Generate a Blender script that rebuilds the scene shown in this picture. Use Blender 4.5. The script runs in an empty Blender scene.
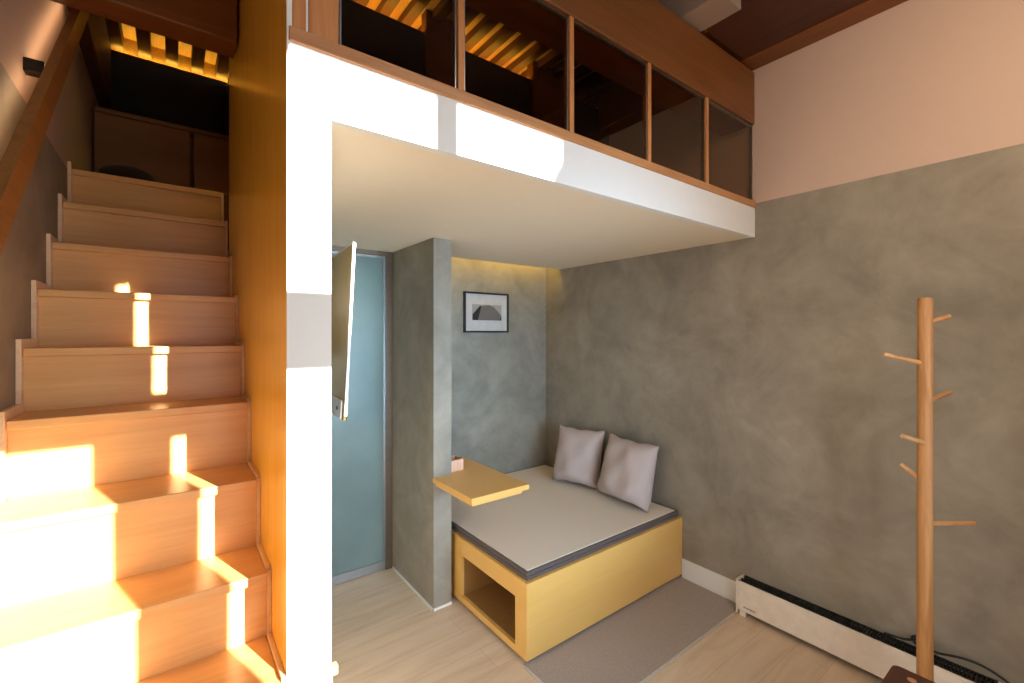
import bpy, bmesh, math, random
from mathutils import Vector, Matrix
random.seed(4)
SC = bpy.context.scene
COL = SC.collection
PI = math.pi

# ------------------------------------------------------------ camera, light
F_PX, HOR = 450.0, 334.0
YAW = math.atan((512 - 170.7) / F_PX)
EYE = 1.6
cam_d = bpy.data.cameras.new('camera')
cam = bpy.data.objects.new('camera', cam_d)
COL.objects.link(cam)
cam.location = (0, 0, EYE)
cam.rotation_euler = (PI / 2, 0, -YAW)
cam_d.sensor_width = 36
cam_d.lens = F_PX / 1024 * 36
cam_d.shift_y = -(341.5 - HOR) / 1024
cam_d.clip_start = 0.02
SC.camera = cam

SC.view_settings.view_transform = 'Standard'
SC.view_settings.look = 'None'
SC.view_settings.gamma = 1
SC.view_settings.use_curve_mapping = False
SC.view_settings.exposure = -0.06

world = bpy.data.worlds.new('sky')
SC.world = world
world.use_nodes = True
bg = world.node_tree.nodes['Background']
bg.inputs[0].default_value = (0.60, 0.80, 1.0, 1)
bg.inputs[1].default_value = 5.8

SUN_DIR = Vector((-0.30, 1.0, -0.396)).normalized()
sun_d = bpy.data.lights.new('sun', 'SUN')
sun_d.energy = 34
sun_d.angle = math.radians(0.4)
sun_d.color = (1.0, 0.93, 0.80)
sun = bpy.data.objects.new('sun', sun_d)
COL.objects.link(sun)
sun.location = (3, -6, 6)
sun.rotation_euler = SUN_DIR.to_track_quat('-Z', 'Y').to_euler()

SC.cycles.max_bounces = 12
SC.cycles.diffuse_bounces = 8
SC.cycles.glossy_bounces = 4
SC.cycles.transparent_max_bounces = 12
SC.cycles.sample_clamp_indirect = 6


def area_light(name, loc, rot, sx, sy, power, color):
    d = bpy.data.lights.new(name, 'AREA')
    d.shape = 'RECTANGLE'; d.size = sx; d.size_y = sy
    d.energy = power; d.color = color
    o = bpy.data.objects.new(name, d)
    COL.objects.link(o); o.location = loc; o.rotation_euler = rot
    return o


# added cool fill inside the closed-off front window, standing in for daylight
wd = area_light('cool_fill_light', (1.50, -0.66, 1.15), (-PI / 2, 0, PI), 0.8, 1.2, 16, (0.46, 0.73, 1.0))
wd.data.spread = math.radians(62)

# added warm fill aimed at the right wall, unseen behind the photographer
area_light('warm_fill_light', (1.5, -.2, 3.05), (0, math.radians(-30), 0), .30, .30, 16, (1.0, .73, .46))

# ------------------------------------------------------------ materials


def srgb(r, g, b):
    def f(c):
        c /= 255
        return c / 12.92 if c <= 0.04045 else ((c + 0.055) / 1.055) ** 2.4
    return (f(r), f(g), f(b), 1)


def new_mat(name):
    m = bpy.data.materials.new(name)
    m.use_nodes = True
    nt = m.node_tree
    b = nt.nodes['Principled BSDF']
    return m, nt, b


def coords(nt, scale):
    tc = nt.nodes.new('ShaderNodeTexCoord')
    mp = nt.nodes.new('ShaderNodeMapping')
    mp.inputs['Scale'].default_value = scale
    nt.links.new(tc.outputs['Object'], mp.inputs['Vector'])
    return mp.outputs['Vector']


def noise(nt, vec, scale, detail=4, rough=0.55, dist=0.0):
    n = nt.nodes.new('ShaderNodeTexNoise')
    n.inputs['Scale'].default_value = scale
    n.inputs['Detail'].default_value = detail
    n.inputs['Roughness'].default_value = rough
    n.inputs['Distortion'].default_value = dist
    nt.links.new(vec, n.inputs['Vector'])
    return n.outputs['Fac']


def ramp(nt, fac, stops):
    r = nt.nodes.new('ShaderNodeValToRGB')
    e = r.color_ramp.elements
    while len(e) < len(stops):
        e.new(0.5)
    for k, (p, c) in enumerate(stops):
        e[k].position = p; e[k].color = c
    nt.links.new(fac, r.inputs['Fac'])
    return r.outputs['Color']


def mixc(nt, fac, a, b, mode='MIX'):
    m = nt.nodes.new('ShaderNodeMix')
    m.data_type = 'RGBA'; m.blend_type = mode
    if isinstance(fac, (int, float)):
        m.inputs[0].default_value = fac
    else:
        nt.links.new(fac, m.inputs[0])
    for s, v in ((6, a), (7, b)):
        if isinstance(v, tuple):
            m.inputs[s].default_value = v
        else:
            nt.links.new(v, m.inputs[s])
    return m.outputs[2]


def bump(nt, b, h, strength, dist=0.01):
    n = nt.nodes.new('ShaderNodeBump')
    n.inputs['Strength'].default_value = strength
    n.inputs['Distance'].default_value = dist
    nt.links.new(h, n.inputs['Height'])
    nt.links.new(n.outputs['Normal'], b.inputs['Normal'])


def plain(name, c, rough=0.5, metal=0.0, spec=0.5, var=0.06):
    m, nt, b = new_mat(name)
    v = coords(nt, (1, 1, 1))
    f = noise(nt, v, 18, 3)
    lo = tuple(x * (1 - var) for x in c[:3]) + (1,)
    hi = tuple(min(1, x * (1 + var)) for x in c[:3]) + (1,)
    nt.links.new(ramp(nt, f, [(0.3, lo), (0.7, hi)]), b.inputs['Base Color'])
    b.inputs['Roughness'].default_value = rough
    b.inputs['Metallic'].default_value = metal
    b.inputs['Specular IOR Level'].default_value = spec
    return m


def wood(name, dark, light, axis='X', rough=0.4, k=1.0, spec=0.5, coat=0.0, fine_mix=0.6):
    m, nt, b = new_mat(name)
    s = [16.0, 16.0, 16.0]
    s['XYZ'.index(axis)] = 1.3
    v = coords(nt, tuple(x * k for x in s))
    f = noise(nt, v, 1.0, 6, 0.6, 0.6)
    s2 = [110.0] * 3
    s2['XYZ'.index(axis)] = 4.0
    v2 = coords(nt, tuple(s2))
    g = noise(nt, v2, 1.0, 3, 0.6)
    c = ramp(nt, f, [(0.30, dark), (0.52, light), (0.62, tuple(0.6 * l + 0.4 * d for l, d in zip(light, dark))), (0.75, light)])
    fine = ramp(nt, g, [(0.35, (0.82, 0.80, 0.78, 1)), (0.6, (1, 1, 1, 1))])
    nt.links.new(mixc(nt, fine_mix, c, fine, 'MULTIPLY'), b.inputs['Base Color'])
    b.inputs['Roughness'].default_value = rough
    b.inputs['Specular IOR Level'].default_value = spec
    b.inputs['Coat Weight'].default_value = coat
    b.inputs['Coat Roughness'].default_value = 0.25
    bump(nt, b, g, 0.06, 0.002)
    return m


def concrete(name, a, c, d):
    m, nt, b = new_mat(name)
    v = coords(nt, (1, 1, 1))
    f1 = noise(nt, v, 2.2, 6, 0.62, 0.9)
    f2 = noise(nt, v, 9.0, 5, 0.6, 0.3)
    big = ramp(nt, f1, [(0.30, a), (0.50, c), (0.72, d)])
    sm = ramp(nt, f2, [(0.34, (0.86, 0.86, 0.85, 1)), (0.62, (1.04, 1.04, 1.04, 1))])
    nt.links.new(mixc(nt, 0.8, big, sm, 'MULTIPLY'), b.inputs['Base Color'])
    b.inputs['Roughness'].default_value = 0.62
    bump(nt, b, f2, 0.08, 0.004)
    return m


def fabric(name, c, s=420):
    m, nt, b = new_mat(name)
    v = coords(nt, (1, 1, 1))
    f = noise(nt, v, s, 2)
    lo = tuple(x * 0.82 for x in c[:3]) + (1,)
    nt.links.new(ramp(nt, f, [(0.35, lo), (0.65, c)]), b.inputs['Base Color'])
    b.inputs['Roughness'].default_value = 0.95
    b.inputs['Specular IOR Level'].default_value = 0.15
    b.inputs['Sheen Weight'].default_value = 0.15
    bump(nt, b, f, 0.25, 0.002)
    return m


def emitter(name, c, s):
    m, nt, b = new_mat(name)
    b.inputs['Base Color'].default_value = c
    b.inputs['Emission Color'].default_value = c
    b.inputs['Emission Strength'].default_value = s
    return m


def planks(name):
    m, nt, b = new_mat(name)
    tc = nt.nodes.new('ShaderNodeTexCoord')
    br = nt.nodes.new('ShaderNodeTexBrick')
    br.inputs['Scale'].default_value = 1.0
    br.inputs['Brick Width'].default_value = 1.25
    br.inputs['Row Height'].default_value = 0.16
    br.inputs['Mortar Size'].default_value = 0.0012
    br.inputs['Color1'].default_value = (0.95, 0.95, 0.95, 1)
    br.inputs['Color2'].default_value = (1.0, 1.0, 1.0, 1)
    br.inputs['Mortar'].default_value = (0.72, 0.68, 0.64, 1)
    nt.links.new(tc.outputs['Object'], br.inputs['Vector'])
    v = coords(nt, (2.0, 14.0, 1.0))
    f = noise(nt, v, 1.0, 6, 0.6, 0.5)
    c = ramp(nt, f, [(0.3, srgb(196, 170, 142)), (0.52, srgb(211, 187, 159)), (0.75, srgb(217, 195, 168))])
    nt.links.new(mixc(nt, 1.0, c, br.outputs['Color'], 'MULTIPLY'), b.inputs['Base Color'])
    b.inputs['Roughness'].default_value = 0.45
    return m


M = {}
M['white'] = plain('white_paint', srgb(220, 219, 216), 0.6, var=0.01)
M['cream'] = plain('cream_paint', srgb(226, 212, 190), 0.7, var=0.012)
M['blush'] = plain('blush_plaster', srgb(196, 170, 153), 0.75, var=0.012)
M['pale_beam'] = plain('pale_beam_plaster', srgb(150, 130, 116), 0.8, var=0.02)
M['concrete'] = concrete('microcement', srgb(124, 116, 103), srgb(142, 133, 119), srgb(157, 148, 133))
M['floor'] = planks('pale_oak_planks')
M['oak_step'] = wood('oak_step', srgb(212, 160, 100), srgb(228, 180, 116), 'X', 0.35, 0.7, fine_mix=0.3)
M['oak_trim'] = wood('oak_trim', srgb(222, 184, 142), srgb(236, 206, 168), 'Y', 0.45, fine_mix=.3)
M['veneer'] = wood('amber_veneer', srgb(230, 180, 62), srgb(243, 196, 78), 'Z', 0.24, 0.35)
M['rail_wood'] = wood('brown_rail_wood', srgb(136, 90, 44), srgb(160, 108, 56), 'Y', 0.45)
M['beam_x'] = wood('beam_wood_x', srgb(96, 54, 20), srgb(122, 72, 30), 'X', 0.5, 0.5)
M['beam_y'] = wood('beam_wood_y', srgb(96, 52, 20), srgb(122, 70, 30), 'Y', 0.5, 0.5)
M['ceil_wood'] = wood('dark_ceiling_wood', srgb(58, 26, 12), srgb(76, 36, 18), 'Y', 0.6, 0.6)
M['joist'] = wood('dark_joist_wood', srgb(74, 42, 26), srgb(96, 58, 36), 'Y', 0.6)
M['board'] = wood('ceiling_board_wood', srgb(196, 146, 84), srgb(220, 172, 108), 'Y', 0.55)
M['sill'] = wood('sill_wood', srgb(156, 104, 62), srgb(190, 136, 88), 'X', 0.45)
M['post'] = wood('post_wood', srgb(160, 100, 52), srgb(196, 132, 78), 'Z', 0.45)
M['laminate'] = wood('yellow_laminate', srgb(214, 164, 86), srgb(220, 172, 96), 'X', 0.35, 0.3, fine_mix=.15)
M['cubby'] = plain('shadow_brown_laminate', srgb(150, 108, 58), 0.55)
M['plinth'] = plain('dark_plinth', srgb(62, 48, 26), 0.6)
M['cabinet'] = wood('cabinet_wood', srgb(142, 98, 58), srgb(160, 112, 68), 'X', 0.5, 0.4)
M['black_wall'] = plain('charcoal_panel', srgb(36, 36, 38), 0.6)
M['mat'] = fabric('tatami_grey', srgb(224, 209, 188), 260)
M['binding'] = fabric('dark_binding', srgb(92, 80, 76), 300)
M['cushion'] = fabric('taupe_linen', srgb(188, 172, 166), 380)
M['rug'] = fabric('grey_rug', srgb(164, 150, 140), 170)
M['rug_edge'] = fabric('pale_rug_edge', srgb(196, 184, 172), 200)
M['black_frame'] = plain('black_frame', srgb(26, 22, 20), 0.4)
M['paper'] = plain('mount_paper', srgb(190, 182, 176), 0.8)
M['print_sky'] = plain('print_pale_grey', srgb(150, 144, 138), 0.8)
M['print_hill'] = plain('print_hill_grey', srgb(104, 96, 90), 0.8)
M['print_dark'] = plain('print_dark_grey', srgb(34, 30, 28), 0.8)
M['heater'] = plain('heater_enamel', srgb(226, 214, 200), 0.4)
M['grille'] = plain('black_grille', srgb(18, 18, 18), 0.5)
M['cable'] = plain('black_rubber', srgb(14, 14, 14), 0.5)
M['badge'] = plain('grey_print', srgb(140, 132, 124), 0.6)
M['rack'] = wood('ash_wood', srgb(160, 106, 54), srgb(192, 138, 82), 'Z', 0.5, 1.6)
M['peg'] = wood('peg_wood', srgb(172, 116, 66), srgb(198, 146, 94), 'X', 0.5)
M['walnut'] = wood('walnut', srgb(62, 30, 22), srgb(84, 44, 32), 'X', 0.4)
M['tenon'] = plain('pale_tenon', srgb(176, 122, 84), 0.5)
M['silver'] = plain('brushed_silver', srgb(190, 192, 194), 0.32, 1.0)
M['bronze'] = plain('bronze_metal', srgb(128, 112, 96), 0.38, 0.8)
M['tv_black'] = plain('tv_black', srgb(20, 18, 16), 0.12)
M['tv_back'] = plain('tv_back_bronze', srgb(112, 92, 44), 0.3, 0.5)
M['tile'] = plain('bathroom_tile', srgb(196, 214, 216), 0.5)
M['box'] = wood('pink_box_wood', srgb(196, 146, 116), srgb(222, 176, 146), 'Z', 0.5)
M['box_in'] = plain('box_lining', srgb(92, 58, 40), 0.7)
M['dark_cloth'] = fabric('dark_cloth', srgb(56, 42, 34), 200)
M['bracket'] = plain('dark_bracket', srgb(46, 42, 38), 0.4, 0.6)
M['led_warm'] = emitter('led_amber', (1.0, 0.72, 0.10, 1), 40)
M['led_slot'] = emitter('led_amber_soft', (1.0, 0.70, 0.05, 1), 12)
M['led_rail'] = emitter('led_soft_white', (1.0, 0.66, 0.36, 1), 3.2)
M['stone'] = plain('courtyard_stone', srgb(150, 146, 140), 0.8)


def front_only(nt, fac):
    ge = nt.nodes.new('ShaderNodeNewGeometry')
    m = nt.nodes.new('ShaderNodeMath'); m.operation = 'MULTIPLY_ADD'
    m.inputs[1].default_value = -1; m.inputs[2].default_value = 1
    nt.links.new(ge.outputs['Backfacing'], m.inputs[0])
    k = nt.nodes.new('ShaderNodeMath'); k.operation = 'MULTIPLY'
    nt.links.new(m.outputs[0], k.inputs[0]); nt.links.new(fac, k.inputs[1])
    return k.outputs[0]


def tinted_glass():
    m = bpy.data.materials.new('tinted_glass')
    m.use_nodes = True
    nt = m.node_tree
    nt.nodes.clear()
    out = nt.nodes.new('ShaderNodeOutputMaterial')
    tr = nt.nodes.new('ShaderNodeBsdfTransparent')
    tr.inputs[0].default_value = (0.78, 0.70, 0.60, 1)
    gl = nt.nodes.new('ShaderNodeBsdfGlossy')
    gl.inputs['Roughness'].default_value = 0.02
    fr = nt.nodes.new('ShaderNodeFresnel')
    fr.inputs['IOR'].default_value = 1.45
    mx = nt.nodes.new('ShaderNodeMixShader')
    nt.links.new(front_only(nt, fr.outputs[0]), mx.inputs[0])
    nt.links.new(tr.outputs[0], mx.inputs[1])
    nt.links.new(gl.outputs[0], mx.inputs[2])
    nt.links.new(mx.outputs[0], out.inputs[0])
    return m


def frosted_glass():
    m = bpy.data.materials.new('frosted_glass')
    m.use_nodes = True
    nt = m.node_tree
    nt.nodes.clear()
    out = nt.nodes.new('ShaderNodeOutputMaterial')
    v = coords(nt, (1, 1, 1))
    f = noise(nt, v, 2.5, 3)
    col = ramp(nt, f, [(0.3, srgb(160, 178, 176)), (0.7, srgb(182, 196, 192))])
    tl = nt.nodes.new('ShaderNodeBsdfTranslucent')
    df = nt.nodes.new('ShaderNodeBsdfDiffuse')
    nt.links.new(col, tl.inputs[0]); nt.links.new(col, df.inputs[0])
    a = nt.nodes.new('ShaderNodeMixShader'); a.inputs[0].default_value = 0.30
    nt.links.new(tl.outputs[0], a.inputs[1]); nt.links.new(df.outputs[0], a.inputs[2])
    gl = nt.nodes.new('ShaderNodeBsdfGlossy'); gl.inputs['Roughness'].default_value = 0.28
    fr = nt.nodes.new('ShaderNodeFresnel'); fr.inputs['IOR'].default_value = 1.5
    b = nt.nodes.new('ShaderNodeMixShader')
    nt.links.new(front_only(nt, fr.outputs[0]), b.inputs[0])
    nt.links.new(a.outputs[0], b.inputs[1]); nt.links.new(gl.outputs[0], b.inputs[2])
    nt.links.new(b.outputs[0], out.inputs[0])
    return m


M['tinted'] = tinted_glass()
M['frosted'] = frosted_glass()

# ------------------------------------------------------------ builders


class MB:
    """collects shapes; build() links them as ONE mesh object"""

    def __init__(self):
        self.bm = bmesh.new()

    def box(self, x0, x1, y0, y1, z0, z1, bev=0.0, seg=2):
        t = bmesh.new()
        bmesh.ops.create_cube(t, size=1)
        for v in t.verts:
            v.co = Vector((x0 + (v.co.x + .5) * (x1 - x0), y0 + (v.co.y + .5) * (y1 - y0), z0 + (v.co.z + .5) * (z1 - z0)))
        if bev > 0:
            bmesh.ops.bevel(t, geom=t.edges[:], offset=bev, segments=seg, affect='EDGES', profile=0.5)
        self.add(t)
        return self

    def add(self, t, mat=None):
        if mat is not None:
            bmesh.ops.transform(t, matrix=mat, verts=t.verts[:])
        me = bpy.data.meshes.new('tmp')
        t.to_mesh(me); t.free()
        self.bm.from_mesh(me)
        bpy.data.meshes.remove(me)

    def prism(self, pts, axis, a, b):
        """pts: polygon in the plane perpendicular to axis, extruded from a to b"""
        t = bmesh.new()

        def mk(p, w):
            if axis == 'X': return (w, p[0], p[1])
            if axis == 'Y': return (p[0], w, p[1])
            return (p[0], p[1], w)
        lo = [t.verts.new(mk(p, a)) for p in pts]
        hi = [t.verts.new(mk(p, b)) for p in pts]
        t.faces.new(lo); t.faces.new(hi)
        n = len(pts)
        for i in range(n):
            t.faces.new((lo[i], lo[(i + 1) % n], hi[(i + 1) % n], hi[i]))
        bmesh.ops.recalc_face_normals(t, faces=t.faces[:])
        self.add(t)
        return self

    def rod(self, p, q, r0, r1=None, n=16, bev=0.0):
        r1 = r0 if r1 is None else r1
        p, q = Vector(p), Vector(q)
        d = q - p
        t = bmesh.new()
        bmesh.ops.create_cone(t, cap_ends=True, segments=n, radius1=r0, radius2=r1, depth=d.length)
        if bev:
            es = [e for e in t.edges if abs(e.verts[0].co.z - e.verts[1].co.z) < 1e-6]
            bmesh.ops.bevel(t, geom=es, offset=bev, segments=2, affect='EDGES')
        rot = d.to_track_quat('Z', 'Y').to_matrix().to_4x4()
        self.add(t, Matrix.Translation((p + q) / 2) @ rot)
        return self

    def tube(self, pts, r, n=10):
        t = bmesh.new()
        rings = []
        pts = [Vector(p) for p in pts]
        for i, p in enumerate(pts):
            d = (pts[min(i + 1, len(pts) - 1)] - pts[max(i - 1, 0)]).normalized()
            up = Vector((0, 0, 1)) if abs(d.z) < 0.9 else Vector((1, 0, 0))
            a = d.cross(up).normalized(); b = d.cross(a)
            rings.append([t.verts.new(p + (a * math.cos(2 * PI * k / n) + b * math.sin(2 * PI * k / n)) * r) for k in range(n)])
        for i in range(len(rings) - 1):
            for k in range(n):
                t.faces.new((rings[i][k], rings[i][(k + 1) % n], rings[i + 1][(k + 1) % n], rings[i + 1][k]))
        t.faces.new(rings[0]); t.faces.new(rings[-1])
        bmesh.ops.recalc_face_normals(t, faces=t.faces[:])
        self.add(t)
        return self

    def build(self, name, mat, parent=None, smooth=False):
        me = bpy.data.meshes.new(name)
        if smooth:
            for f in self.bm.faces:
                f.smooth = True
        org = parent_world(parent) if parent else None
        if org is not None:
            bmesh.ops.translate(self.bm, verts=self.bm.verts[:], vec=-org)
        self.bm.to_mesh(me); self.bm.free()
        o = bpy.data.objects.new(name, me)
        COL.objects.link(o)
        me.materials.append(mat)
        if parent:
            o.parent = parent
        return o


def parent_world(p):
    v = Vector((0, 0, 0))
    while p:
        v += p.location
        p = p.parent
    return v


def thing(name, label, cat, loc=(0, 0, 0), group=None):
    o = bpy.data.objects.new(name, None)
    COL.objects.link(o)
    o.location = loc
    o.empty_display_size = 0.1
    o['label'] = label; o['category'] = cat
    if group: o['group'] = group
    return o


def tag(o, label, cat, group=None):
    o['label'] = label; o['category'] = cat
    if group: o['group'] = group
    return o


def struct(o, label=None, cat=None):
    o['kind'] = 'structure'
    if label: o['label'] = label
    if cat: o['category'] = cat
    return o


# ------------------------------------------------------------ dimensions (metres)
XL, XR = -0.375, 2.68          # side walls
YF = -0.70                     # front (window) wall, inner face
YM = 1.219                     # front edge of the mezzanine and of the stair wall
WX0, WX1 = 0.228, 0.334        # stair wall
WYE = 2.60                     # its far end
ZS, ZF = 2.158, 2.325          # mezzanine soffit, top of fascia
ZLOFT = 2.358                  # loft floor
YN = 3.03                      # niche back wall
YB = 4.05                      # loft back wall above the stairs
FX0, FX1, FY0, YD = 1.21, 1.327, 2.345, 2.968   # fin wall and bathroom door plane
DADO = 2.352
ZB = 3.12                      # underside of the beams along the side walls

# ------------------------------------------------------------ room shell
struct(MB().box(XL - .1, XR + .1, YF - .1, YB + .1, -0.1, 0).build('floor', M['floor']))
struct(MB().box(-9, 9, -12, YF - .1, -0.25, -0.06).build('floor_courtyard', M['stone']))
struct(MB().box(XR, XR + .1, YF - .1, YB + .1, 0, DADO).build('wall_right', M['concrete']))
struct(MB().box(XR, XR + .1, YF - .1, YB + .1, DADO, 3.75).build('wall_right_upper', M['blush']))
struct(MB().box(XL - .1, XL, YF - .1, YB + .1, 0, DADO).build('wall_left', M['concrete']))
struct(MB().box(XL - .1, XL, YF - .1, YB + .1, DADO, 3.75).build('wall_left_upper', M['blush']))
struct(MB().box(XL, XR, YB, YB + .1, 0, 3.75).build('wall_back', M['concrete']))
# wall between stairs and room: white end, amber veneer on the stair side
ws = MB().box(WX0 + .012, WX1, YM + .006, WYE, 0, 3.6)
ws.box(WX0, WX1, YM, YM + .006, 0, 3.6)
struct(ws.build('wall_stair', M['white']))
struct(MB().box(WX0, WX0 + .012, YM + .006, WYE, 0, 3.6).build('wall_stair_panel', M['veneer']))
# fin wall, niche back wall, bathroom shell
struct(MB().box(FX0, FX1, FY0, YD + .06, 0, ZS).build('wall_fin', M['concrete']))
struct(MB().box(FX1 - .02, XR, YN, YN + .08, 0, 2.34).build('wall_niche', M['concrete']))
struct(MB().box(WX1 - .02, WX1 + .02, WYE, YB, 0, ZS).build('wall_bathroom_left', M['tile']))
struct(MB().box(FX1 - .02, FX1 + .02, YN + .08, YB, 0, ZS).build('wall_bathroom_right', M['tile']))
struct(MB().box(WX1 + .02, FX1 - .02, YB - .02, YB, 0, ZS).build('wall_bathroom_back', M['tile']))
# mezzanine slab: white fascia board, cream soffit, loft floor
struct(MB().box(WX1, XR, YM, YM + .03, ZS, ZF).build('trim_1', M['white']))
SL = MB()
SL.box(WX1, XR, YM + .03, 2.86, ZS, ZF)
SL.box(WX1, FX1, 2.86, YD + .05, ZS, ZF)
struct(SL.build('ceiling_mezzanine', M['cream']))
struct(MB().box(WX1, FX1, YD + .05, YB, ZS, ZF).build('ceiling_bathroom', M['tile']))
fl = MB()
fl.box(WX1, XR, YM + .03, YB, ZF, ZLOFT)
fl.box(XL, WX1, 2.90, YB, ZF - .12, ZLOFT)
struct(fl.build('floor_loft', M['beam_x']))

# stair-top wall and loft partition, both with a cove light behind the top lip
lb = MB().box(XL, 1.0, YB - .06, YB, ZLOFT, 3.44)
lb.box(XL, 1.0, YB - .06, YB - .05, 3.44, 3.49)
struct(lb.build('wall_loft_back', M['black_wall']))
struct(MB().box(XL, 1.0, YB - .008, YB, 3.44, 3.62).build('trim_2', M['board']))
struct(MB().box(WX1, XR, 2.46, 2.48, 3.2, 3.40).build('trim_3', M['board']))
YP, ZP = 2.30, 3.285
pt = MB()
for a, b in ((WX1, 1.127), (1.332, 1.894), (2.282, XR)):
    pt.box(a, b, YP, YP + .03, ZLOFT, ZP - .05)
    pt.box(a, b, YP, YP + .008, ZP - .05, ZP)
struct(pt.build('wall_loft_partition', M['black_wall']))
ps = MB()
for a, b in ((1.127, 1.332), (1.894, 2.282)):
    ps.box(a, b, YP - .03, YP + .03, ZLOFT, 3.40)
struct(ps.build('wall_loft_posts', M['beam_y']))

# ceilings
struct(MB().box(XL, XR, YF - .1, 1.40, 3.46, 3.52).build('ceiling', M['ceil_wood']))
struct(MB().box(WX1, XR, 1.40, YP + .35, 3.40, 3.46).build('ceiling_loft', M['board']))
struct(MB().box(XL, 1.0, 1.40, YB, 3.62, 3.68).build('ceiling_stair', M['board']))
struct(MB().box(WX1, XR, YP + .35, YB, 3.40, 3.46).build('ceiling_rear', M['ceil_wood']))
struct(MB().box(XL, XR, 1.36, 1.40, 3.40, 3.75).build('ceiling_step', M['ceil_wood']))
j = 0
x = WX1 + .06
while x < XR - .05:
    struct(MB().box(x, x + .055, 1.42, YP + .33, 3.352, 3.40).build('ceiling_joist', M['joist']))
    x += .128
x = XL + .05
while x < WX0 + .1:
    struct(MB().box(x, x + .07, 2.30, YB - .01, 3.515, 3.62).build('ceiling_joist', M['joist']))
    x += .148
# beams
struct(MB().box(WX0, XR, YM, YM + .20, 2.805, 3.105, .006).build('ceiling_beam', M['beam_x']))
struct(MB().box(XL, WX0 - .008, 2.165, 2.30, 2.80, 3.62, .006).build('ceiling_beam', M['beam_x']))
struct(MB().box(XR - .135, XR, YF, YP - .01, ZB, 3.40, .004).build('ceiling_beam', M['beam_y']))
struct(MB().box(XL, XL + .10, YF, 2.16, 3.09, 3.40, .004).build('ceiling_beam', M['beam_y']))
struct(MB().box(XL, XL + .06, 2.31, YB - .07, 3.09, 3.50, .004).build('ceiling_beam', M['joist']))
struct(MB().box(2.13, XR - .135, YF, YM - .002, ZB + .01, 3.16).build('ceiling_soffit', M['ceil_wood']))
struct(MB().box(1.955, 2.13, 1.03, 1.40, ZB, 3.34, .004).build('ceiling_beam', M['pale_beam']))

# front wall with its windows (behind the photographer): openings A, B and C let the sun in
wf = MB()
Y0, Y1 = YF - .05, YF


def fill(x0, x1, z0, z1):
    wf.box(x0, x1, Y0, Y1, z0, z1)


fill(XL, .18, 0, 3.46)
fill(.18, .587, 0, .25); fill(.18, .587, 2.288, 3.46)
fill(.587, .768, 0, 3.46)
fill(.768, 1.227, 0, .25); fill(.768, 1.227, 2.288, 2.469)
fill(.768, .812, 3.06, 3.094); fill(.768, 1.289, 3.094, 3.46)
fill(1.227, 1.289, 0, 3.094)
fill(1.289, 1.75, 2.288, 2.469)
fill(1.289, XR, 3.094, 3.46)
wf.prism([(1.43, 2.469), (1.75, 2.469), (1.80, 3.094), (1.793, 3.094)], 'Y', Y0, Y1)
fill(1.289, 1.44, 0, 2.469)
fill(1.44, XR, 0, .65)
fill(1.75, XR, 2.35, 3.094)
fill(2.60, XR, .65, 2.35)
# added unseen panel closing the wide opening: keeps the direct sun out
fill(1.44, 2.60, .65, 2.35)
struct(wf.build('wall_front', M['cream']))

# skirtings
bb = MB().box(XR - .014, XR, 1.29, 1.678, 0, .128, .003)
struct(bb.build('baseboard_right', M['white']))
bf = MB()
bf.box(FX0 - .006, FX0, FY0 - .006, YD - .03, 0, .014)
bf.box(FX0 - .006, FX1, FY0 - .006, FY0, 0, .014)
struct(bf.build('baseboard_fin', M['white']))

# ------------------------------------------------------------ staircase
NOSE = [(2.859, 2.358), (2.64, 2.157), (2.42, 1.951), (2.19, 1.754), (2.0, 1.556), (1.825, 1.36), (1.61, 1.143),
        (1.42, .930), (1.20, .745), (1.0, .56), (.80, .37), (.60, .185)]
SX0, SX1 = XL + .014, WX0 - .012
st = thing('staircase', 'steep oak staircase with box treads climbing along the left wall', 'stairs', (-.07, .6, 0))
OH = .018
for i, (y, z) in enumerate(NOSE):
    yb = NOSE[i - 1][0] + OH + .018 if i else y + .16
    sx1 = SX1 if i != 8 else SX1
    t = MB().box(SX0, sx1, y, yb, z - .026, z, .003)
    if i == 8:
        t.box(SX1 + .001, WX1 + .012, y, YM - .001, z - .026, z, .003)
    t.build('tread', M['oak_step'], st)
    zl = NOSE[i + 1][1] if i + 1 < len(NOSE) else 0
    r = MB().box(SX0, SX1, y + OH, y + OH + .018, zl, z - .026)
    if i >= 8:
        r.box(SX1, WX1, y + OH * .5, YM - .002 if i == 8 else y + OH + .018, zl, z - .026)
    r.build('riser', M['oak_step'], st)
for side, (x0, x1) in enumerate(((XL + .001, XL + .0135), (WX0 - .0115, WX0 - .0005))):
    s = MB()
    w = .028 if side == 0 else .010
    for i, (y, z) in enumerate(NOSE[:9]):
        zl = NOSE[i + 1][1] if i + 1 < len(NOSE) else 0
        s.box(x0, x1, y + OH - w, y + OH, zl, z + (w if side == 0 else 0), .001)
        if i:
            s.box(x0, x1, y + OH, NOSE[i - 1][0] + OH - w, z, z + w, .001)
        s.box(x0, x1, y + OH, y + OH + .2, zl, z)
    s.build('skirting_trim', M['oak_trim'], st)

# ------------------------------------------------------------ handrail
hr = thing('handrail', 'broad brown timber handrail sloping up the left wall with light behind', 'handrail', (-.31, 1.6, 2.0))
HX0, HX1 = -.320, -.295


def hz(y, off):     # rail rises 45 degrees
    return 1.91 + (y - 1.6) * 0.955 + off


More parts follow.
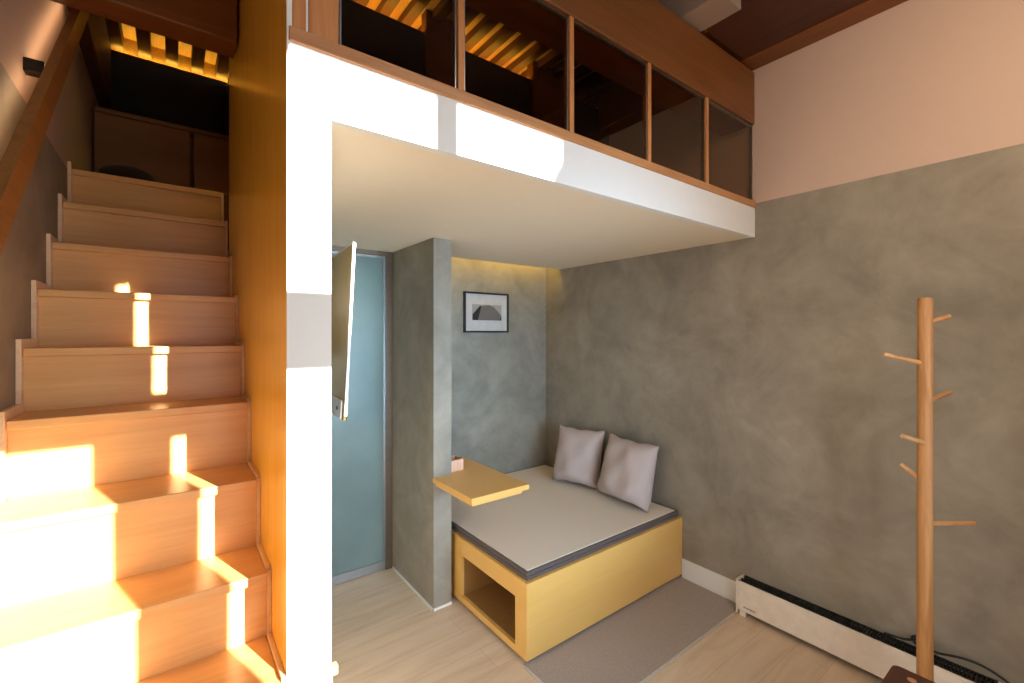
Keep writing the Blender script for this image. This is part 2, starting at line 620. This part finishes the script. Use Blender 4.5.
ya, yb_ = .70, 2.78
h = MB().prism([(ya, hz(ya, 0)), (yb_, hz(yb_, 0)), (yb_, hz(yb_, .12)), (ya, hz(ya, .12))], 'X', HX0, HX1)
h.build('rail', M['rail_wood'], hr)
ls = MB().prism([(ya + .05, hz(ya + .05, .03)), (yb_ - .05, hz(yb_ - .05, .03)), (yb_ - .05, hz(yb_ - .05, .09)), (ya + .05, hz(ya + .05, .09))], 'X', HX0 - .006, HX0 - .0005)
ls.build('light_strip', M['led_rail'], hr)
for yk in (1.08, 2.10):
    zc = hz(yk, .075)
    MB().box(XL, HX0 - .007, yk - .02, yk + .02, zc - .022, zc + .022, .003).build('bracket', M['bracket'], hr)

# ------------------------------------------------------------ loft railing
gr = thing('glass_railing', 'loft railing of brown tinted glass panes between slim timber posts', 'railing', (1.45, YM, ZF))
MB().box(WX0 + .004, XR - .001, YM - .006, YM + .045, ZF, 2.362, .003).build('sill', M['sill'], gr)
MB().box(WX0 + .012, .272, YM - .004, YM + .04, 2.362, 2.80, .003).build('end_post', M['post'], gr)
MB().box(.277, .352, YM - .003, YM + .03, 2.362, 2.80, .002).build('end_board', M['post'], gr)
xs = [.352, .727, 1.212, 1.695, 2.175, XR - .002]
for i in range(5):
    a = xs[i] + (.014 if i else .006)
    b = xs[i + 1] - (.014 if i < 4 else .006)
    p = MB().box(a, b, YM + .014, YM + .022, 2.364, 2.798).build('glass_pane', M['tinted'], gr)
    e = MB()
    e.box(a, a + .004, YM + .010, YM + .026, 2.364, 2.798); e.box(b - .004, b, YM + .010, YM + .026, 2.364, 2.798)
    e.box(a, b, YM + .010, YM + .026, 2.362, 2.367); e.box(a, b, YM + .010, YM + .026, 2.795, 2.799)
    e.build('pane_edge', M['silver'], p)
    if 0 < i:
        MB().box(xs[i] - .011, xs[i] + .011, YM + .002, YM + .036, 2.362, 2.803, .002).build('post', M['post'], gr)

# ------------------------------------------------------------ cove lights
c1 = MB().box(1.33, XR - .005, 2.885, 2.905, 2.235, 2.25).build('light_strip', M['led_slot'])
tag(c1, 'amber light strip in the ceiling slot above the bed niche', 'light')
c2 = MB().box(XL + .07, .9, YB - .030, YB - .015, 3.465, 3.479).build('light_strip', M['led_warm'])
tag(c2, 'amber light strip glowing between joists above the stair top', 'light')
c3 = MB().box(WX1 + .05, 1.95, YP + .05, YP + .065, ZP - .032, ZP - .018).build('light_strip', M['led_warm'])
tag(c3, 'amber light strip glowing between joists behind the tinted glass', 'light')
struct(MB().box(FX1, XR, 2.86, YN, 2.322, 2.3245).build('ceiling_slot', M['cream']))

# ------------------------------------------------------------ loft cabinet and cushion
cb = thing('cabinet', 'low brown two-door cabinet against the dark wall above the stairs', 'cabinet', (0.2, 3.9, ZLOFT))
MB().box(XL + .012, .95, 3.73, YB - .065, ZLOFT, 2.925).build('body', M['cabinet'], cb)
MB().box(XL + .010, .95, 3.61, YB - .065, 2.925, 2.95, .002).build('top', M['cabinet'], cb)
for a, b in ((XL + .014, .098), (.122, .55), (.56, .945)):
    MB().box(a, b, 3.62, 3.638, ZLOFT + .01, 2.92, .002).build('door', M['cabinet'], cb)

fc = MB()
t = bmesh.new()
bmesh.ops.create_uvsphere(t, u_segments=28, v_segments=16, radius=1)
for v in t.verts:
    a_ = math.atan2(v.co.y, v.co.x)
    w_ = 1 + .03 * math.sin(3 * a_ + 1) + .02 * math.sin(7 * a_)
    v.co = Vector((-.19 + v.co.x * .135 * w_, 3.28 + v.co.y * .15 * w_, ZLOFT + .081 + max(-.080, math.copysign(abs(v.co.z) ** .8, v.co.z) * .081)))
fc.add(t)
tag(fc.build('floor_cushion', M['dark_cloth'], smooth=True), 'dark rounded floor cushion on the loft floor before the cabinet', 'cushion')

# ------------------------------------------------------------ bathroom door (frosted)
dr = MB()
dr.box(FX0 - .046, FX0 - .001, YD - .02, YD + .03, 0, ZS)
dr.box(WX1 + .001, WX1 + .045, YD - .02, YD + .03, 0, ZS)
dr.box(WX1 + .045, FX0 - .046, YD - .02, YD + .03, ZS - .03, ZS)
d1 = struct(dr.build('door_1', M['bronze']), 'frosted glass door in a bronze metal frame under the mezzanine', 'door')
lf = MB()
lf.box(FX0 - .062, FX0 - .047, YD - .012, YD + .014, .008, ZS - .032)
lf.box(WX1 + .05, FX0 - .062, YD - .014, YD + .014, .008, .062)
lf.box(WX1 + .05, FX0 - .062, YD - .012, YD + .014, ZS - .045, ZS - .032)
struct(lf.build('leaf_frame', M['silver'], d1))
struct(MB().box(WX1 + .05, FX0 - .062, YD - .003, YD + .003, .062, ZS - .045).build('frosted_pane', M['frosted'], d1))
area_light('bathroom_lamp', (.8, 3.5, 2.13), (0, 0, 0), .5, .6, 8, (.84, .93, 1.0))

# ------------------------------------------------------------ television
TVY0, TVY1 = 1.505, 2.50
tv = thing('television', 'slim television on a wall arm behind the white stair wall', 'television', (.456, 1.505, 1.31))
ang = math.atan2(.087, .996)
T = Matrix.Rotation(-ang, 4, 'Z') @ Matrix.Rotation(math.radians(2.8), 4, 'Y')


def tvbox(x0, x1, y0, y1, z0, z1, name, mat, bev=.003, par=None):
    m = MB().box(x0, x1, y0, y1, z0, z1, bev)
    bmesh.ops.transform(m.bm, matrix=T, verts=m.bm.verts[:])
    bmesh.ops.translate(m.bm, verts=m.bm.verts[:], vec=parent_world(tv))
    return m.build(name, mat, par or tv)


tvbox(-.006, .003, .004, .98, .004, .590, 'back_panel', M['tv_back'])
tvbox(.0035, .006, .006, .978, .006, .588, 'screen', M['tv_black'], .001)
tvbox(-.0055, .0055, -.002, .0035, .018, .594, 'bezel', M['silver'], .002)
tvbox(-.0055, .0055, .0045, .986, .5905, .597, 'bezel', M['silver'], .002)
tvbox(-.012, -.0065, .02, .17, .006, .07, 'mount_plate', M['silver'], .002)
tvbox(-.015, -.0125, .07, .082, .032, .044, 'screw', M['bracket'], .001)
MB().box(WX1, .475, 1.98, 2.03, 1.55, 1.61, .004).build('wall_arm', M['bracket'], tv)

# ------------------------------------------------------------ platform bed
BX0, BY0, BY1, BZ = 1.362, 1.680, YN - .002, .396
bed = thing('platform_bed', 'yellow laminate platform bed with an open cubby in its end', 'bed', (2.0, 2.3, 0))
MB().box(BX0 + .022, XR - .02, BY0 + .022, BY1, 0, .0235).build('plinth', M['plinth'], bed)
bo = MB()
CY0, CY1, CZ0, CZ1 = 1.770, 2.29, .058, .300
bo.box(BX0, XR - .002, BY0, BY0 + .02, .024, BZ)                       # long front
bo.box(BX0, BX0 + .02, BY0 + .02, CY0, .024, BZ)
bo.box(BX0, BX0 + .02, CY1, BY1, .024, BZ)
bo.box(BX0, BX0 + .02, CY0, CY1, .024, CZ0)
bo.box(BX0, BX0 + .02, CY0, CY1, CZ1, BZ)
bo.box(BX0 + .02, XR - .002, BY0 + .02, BY1, BZ - .02, BZ)             # deck
bo.build('body', M['laminate'], bed)
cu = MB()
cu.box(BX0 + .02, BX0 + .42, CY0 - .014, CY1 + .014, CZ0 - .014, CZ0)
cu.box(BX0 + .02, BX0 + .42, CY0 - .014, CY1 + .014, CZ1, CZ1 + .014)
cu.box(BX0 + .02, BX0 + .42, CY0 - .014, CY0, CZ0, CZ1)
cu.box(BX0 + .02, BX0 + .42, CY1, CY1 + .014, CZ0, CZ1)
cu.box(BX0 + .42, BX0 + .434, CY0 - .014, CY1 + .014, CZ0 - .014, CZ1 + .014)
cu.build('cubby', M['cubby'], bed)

mt = thing('tatami_mat', 'flat grey mat with dark bound edges on the platform bed', 'mat', (2.0, 2.3, BZ))
MX0, MX1, MY0, MY1, MZ = BX0 + .018, XR - .022, BY0 + .018, YN - .012, BZ + .046
MB().box(MX0 + .014, MX1 - .014, MY0 + .014, MY1 - .014, BZ + .001, MZ, .004).build('surface', M['mat'], mt)
eb = MB()
for a, b in ((BZ + .001, BZ + .022), (BZ + .024, MZ - .002)):
    eb.box(MX0, MX0 + .013, MY0, MY1, a, b, .004); eb.box(MX1 - .013, MX1, MY0, MY1, a, b, .004)
    eb.box(MX0 + .013, MX1 - .013, MY0, MY0 + .013, a, b, .004); eb.box(MX0 + .013, MX1 - .013, MY1 - .013, MY1, a, b, .004)
eb.build('edge_binding', M['binding'], mt)


def cushion(name, center, udir, w, hgt, lean, thick, label):
    """square cushion; udir = bottom edge direction in plan, leaning back onto the wall"""
    n = 28
    u = Vector((udir[0], udir[1], 0)).normalized()
    back = Vector((-u.y, u.x, 0))
    if back.x < 0: back = -back
    v = (Vector((0, 0, 1)) * math.cos(lean) + back * math.sin(lean)).normalized()
    nn = u.cross(v).normalized()
    root = thing(name, label, 'cushion', center, 'taupe cushions on the bed')
    t = bmesh.new()
    rnd = random.Random(name + label)
    ph = [rnd.uniform(0, 6) for _ in range(6)]

    def pt(i, k, s):
        a, b = -1 + 2 * i / n, -1 + 2 * k / n
        pin = 1 - .085 * (1 - a * a * 0.9) * abs(b) ** 6
        pin2 = 1 - .085 * (1 - b * b * 0.9) * abs(a) ** 6
        X, Z = a * pin2 * w / 2, b * pin * hgt / 2
        prof = max(0, (1 - abs(a) ** 2.6)) ** .62 * max(0, (1 - abs(b) ** (2.6 if b > 0 else 7))) ** .6
        sag = 1 + .22 * (-b)
        T_ = thick / 2 * prof * sag
        wr = .004 * prof ** .5 * (math.sin(7 * a + 3 * b + ph[0]) + math.sin(5 * b - 6 * a + ph[1]) + .7 * math.sin(13 * a * b + ph[2]))
        edge = .004 * math.sin(9 * a + ph[3]) * abs(b) ** 8
        return u * X + v * (Z + hgt / 2 + edge) + nn * (s * T_ + (wr if s > 0 else 0))
    g = {}
    for s in (1, -1):
        for i in range(n + 1):
            for k in range(n + 1):
                rim = i in (0, n) or k in (0, n)
                key = (i, k, 0 if rim else s)
                if key not in g:
                    g[key] = t.verts.new(pt(i, k, s) + Vector(center))
    for s in (1, -1):
        for i in range(n):
            for k in range(n):
                q = []
                for (p, r) in ((i, k), (i + 1, k), (i + 1, k + 1), (i, k + 1)):
                    rim = p in (0, n) or r in (0, n)
                    q.append(g[(p, r, 0 if rim else s)])
                t.faces.new(q if s > 0 else q[::-1])
    bmesh.ops.recalc_face_normals(t, faces=t.faces[:])
    zmin = min(vv.co.z for vv in t.verts)
    m = MB(); m.add(t)
    o = m.build('cover', M['cushion'], root, smooth=True)
    # piped seam round the rim
    rim = [pt(i, 0, 1) for i in range(n + 1)] + [pt(n, k, 1) for k in range(1, n + 1)] + [pt(i, n, 1) for i in range(n - 1, -1, -1)] + [pt(0, k, 1) for k in range(n - 1, -1, -1)]
    MB().tube([p + Vector(center) for p in rim], .0028, 6).build('seam', M['cushion'], root, smooth=True)
    return root


cushion('cushion', (2.465, 2.455, MZ + .006), (.11, -.38), .40, .43, .27, .20,
        'taupe linen cushion against the wall nearer the niche back wall')
cushion('cushion', (2.47, 2.01, MZ + .006), (-.03, -.46), .45, .43, .27, .21,
        'taupe linen cushion nearer the front edge of the bed')

# ------------------------------------------------------------ cantilever shelf, box
sh = thing('wall_shelf', 'yellow wooden shelf floating over the mat from the grey fin wall', 'shelf', (1.35, 2.34, .73))
sp = MB()
sp.prism([(1.205, 1.925), (1.578, 1.925), (1.578, 2.62), (FX1 + .002, 2.62), (FX1 + .002, FY0 - .001), (1.205, FY0 - .001)], 'Z', .742, .77)
sp.build('top', M['laminate'], sh)
sp = MB()
sp.prism([(1.222, 1.945), (1.545, 1.945), (1.545, 2.60), (FX1 + .002, 2.60), (FX1 + .002, FY0 - .001), (1.222, FY0 - .001)], 'Z', .722, .7415)
sp.build('underside_board', M['laminate'], sh)

bx = thing('wooden_box', 'small open pinkish wooden box on the shelf beside the fin wall', 'box', (1.38, 2.42, .7705))
w_ = MB()
a, b, c, d, z0, z1 = 1.334, 1.426, 2.372, 2.470, .7705, .838
w_.box(a, b, c, c + .008, z0, z1, .001); w_.box(a, b, d - .008, d, z0, z1, .001)
w_.box(a, a + .008, c + .008, d - .008, z0, z1, .001); w_.box(b - .008, b, c + .008, d - .008, z0, z1, .001)
w_.build('sides', M['box'], bx)
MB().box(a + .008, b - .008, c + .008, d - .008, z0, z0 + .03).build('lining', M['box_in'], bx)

# ------------------------------------------------------------ framed picture
pf = thing('picture_frame', 'small black framed grey landscape print on the niche wall', 'picture', (2.03, YN, 1.77))
PX0, PX1, PZ0, PZ1 = 1.818, 2.245, 1.612, 1.932
fr_ = MB()
for q in ((PX0, PX1, PZ0, PZ0 + .013), (PX0, PX1, PZ1 - .013, PZ1)):
    fr_.box(q[0], q[1], YN - .026, YN - .001, q[2], q[3], .001)
for q in ((PX0, PX0 + .013), (PX1 - .013, PX1)):
    fr_.box(q[0], q[1], YN - .026, YN - .001, PZ0 + .013, PZ1 - .013, .001)
fr_.build('frame', M['black_frame'], pf)
MB().box(PX0 + .013, PX1 - .013, YN - .014, YN - .001, PZ0 + .013, PZ1 - .013).build('mount', M['paper'], pf)
gx0, gx1, gz0, gz1 = 1.893, 2.176, 1.710, 1.836
pr = MB().box(gx0, gx1, YN - .0155, YN - .0142, gz0, gz1).build('print', M['print_sky'], pf)
MB().prism([(gx0 + .05, gz0), (gx1, gz0), (gx1 - .012, gz0 + .05), (gx1 - .075, gz1 - .018), (gx0 + .16, gz1 - .003), (gx0 + .085, gz1 - .012)], 'Y', YN - .0168, YN - .0157).build('hill', M['print_hill'], pr)
dk = MB().prism([(gx0 + .002, gz0), (gx0 + .052, gz0), (gx0 + .085, gz1 - .012), (gx0 + .07, gz1 - .012), (gx0 + .002, gz0 + .045)], 'Y', YN - .0175, YN - .0169)
dk.build('shadow_slope', M['print_dark'], pr)
dk = MB().prism([(gx1 - .016, gz0), (gx1 - .001, gz0), (gx1 - .001, gz0 + .05)], 'Y', YN - .0175, YN - .0169)
dk.build('shadow_slope', M['print_dark'], pr)

# ------------------------------------------------------------ rug
rg = thing('rug', 'grey rug strip with pale edge beside the platform bed', 'rug', (2.0, 1.5, 0))
MB().box(BX0 - .004, XR - .016, 1.288, 1.700, .0005, .010, .002).build('pile', M['rug'], rg)
re_ = MB()
re_.box(BX0 - .016, BX0 - .005, 1.276, 1.680, .0005, .009, .002)
re_.box(BX0 - .005, 2.56, 1.276, 1.2875, .0005, .009, .002)
re_.build('edge', M['rug_edge'], rg)

# ------------------------------------------------------------ convector heater
ht = thing('convector_heater', 'low white electric convector with black top grille along right wall', 'heater', (2.62, .78, 0))
HX, HY0, HY1 = 2.582, .262, 1.272
MB().box(HX, HX + .012, HY0, HY1, .030, .191, .003).build('front_panel', M['heater'], ht)
e = MB()
e.box(HX, XR - .012, HY1 + .0005, HY1 + .010, .004, .197, .002)
e.build('end_cap', M['heater'], ht)
MB().box(HX, XR - .012, HY0 - .010, HY0 - .0005, .004, .197, .002).build('end_cap', M['heater'], ht)
MB().box(XR - .012, XR - .002, HY0, HY1, .030, .176).build('back_panel', M['heater'], ht)
MB().box(HX + .0125, XR - .0125, HY0, HY1, .140, .150).build('heating_tray', M['grille'], ht)
g = MB()
y = HY0 + .004
while y < HY1 - .01:
    g.box(HX + .0125, XR - .002, y, y + .007, .178, .190); y += .0125
for xx in (HX + .013, HX + .045, XR - .009):
    g.box(xx, xx + .006, HY0, HY1, .176, .1895)
g.build('top_grille', M['grille'], ht)
MB().box(HX - .0015, HX + .0005, HY0 + .004, HY1 - .04, .146, .149).build('crease', M['heater'], ht)
for fy in (HY1 - .045, HY0 + .012):
    MB().box(HX + .001, XR - .03, fy, fy + .033, 0, .029, .002).build('foot', M['heater'], ht)
bd = MB()
yy = HY1 - .035
for wd in (.008, .003, .009, .005, .009, .004, .008):
    bd.box(HX - .0012, HX + .001, yy - wd, yy, .052, .060); yy -= wd + .003
bd.build('badge', M['badge'], ht)

cbp = []
for k in range(40):
    s = k / 39
    y = .62 - s * .42
    cbp.append((2.635 + .012 * math.sin(9 * s), y, .215 + .030 * math.exp(-((s - .30) / .09) ** 2) + .035 * math.sin(PI * min(1, max(0, (s - .38) / .55))) - .19 * max(0, (s - .92) / .08) * 0))
ck = MB().tube(cbp, .005)
lp = [(2.642 + .010 * math.cos(q), .49 + .035 * math.cos(q * 1.0), .236 + .020 * math.sin(q)) for q in [i * 2 * PI / 24 for i in range(25)]]
ck.tube(lp, .005)
tag(ck.build('power_cable', M['cable'], smooth=True), 'black power cable lying in a loop on the heater grille', 'cable')

# ------------------------------------------------------------ coat rack
RX, RY = 2.25, .408
cr = thing('coat_rack', 'pale ash coat rack pole with six short pegs by right wall', 'coat rack', (RX, RY, 0))
MB().rod((RX, RY, .03), (RX, RY, 1.735), .0245, .0225, 24, .003).build('pole', M['rack'], cr, smooth=False)
R_ = Vector((math.cos(YAW), -math.sin(YAW), 0)); F_ = Vector((math.sin(YAW), math.cos(YAW), 0))
for z, lat, z1, dep in ((1.645, .058, 1.666, -.04), (1.491, -.157, 1.525, 0), (1.345, .182, 1.371, .09), (1.196, -.155, 1.236, -.08), (1.053, -.049, 1.099, .05), (.892, .188, .892, 0)):
    d_ = R_ * lat + F_ * dep
    s_ = d_.normalized() * .012
    MB().rod(Vector((RX, RY, z)) + s_, Vector((RX, RY, z1)) + d_, .0088, .0075, 12, .002).build('peg', M['peg'], cr)
for q in range(3):
    a = q * 2 * PI / 3 + .4
    MB().rod((RX + .02 * math.cos(a), RY + .02 * math.sin(a), .05), (RX + .20 * math.cos(a), RY + .20 * math.sin(a), .013), .014, .012, 12, .002).build('foot', M['rack'], cr)

# ------------------------------------------------------------ stool
so = thing('stool', 'dark walnut stool with pale tenon end showing in its seat', 'stool', (1.83, .30, 0))
TX0, TX1, TY0, TY1, TZ = 1.66, 2.012, .10, .448, .45
t = bmesh.new()
bmesh.ops.create_cube(t, size=1)
for v in t.verts:
    v.co = Vector((TX0 + (v.co.x + .5) * (TX1 - TX0), TY0 + (v.co.y + .5) * (TY1 - TY0), TZ - .03 + (v.co.z + .5) * .03))
ve = [e_ for e_ in t.edges if abs(e_.verts[0].co.z - e_.verts[1].co.z) > .01]
bmesh.ops.bevel(t, geom=ve, offset=.022, segments=6, affect='EDGES', profile=.5)
hz_ = [e_ for e_ in t.edges if abs(e_.verts[0].co.z - e_.verts[1].co.z) < 1e-5]
bmesh.ops.bevel(t, geom=hz_, offset=.003, segments=2, affect='EDGES', profile=.5)
sb = MB(); sb.add(t); sb.build('seat', M['walnut'], so)
for lx, ly in ((TX0 + .05, TY0 + .05), (TX1 - .052, TY0 + .05), (TX0 + .05, TY1 - .06), (TX1 - .052, TY1 - .06)):
    ox = .03 if lx > 1.83 else -.03
    oy = .03 if ly > .28 else -.03
    lg = MB().rod((lx + ox, ly + oy, 0), (lx, ly, TZ - .0305), .012, .016, 14).build('leg', M['walnut'], so, smooth=False)
    MB().rod((lx, ly, TZ - .002), (lx, ly, TZ + .001), .0125, .0125, 16).build('tenon', M['tenon'], lg)
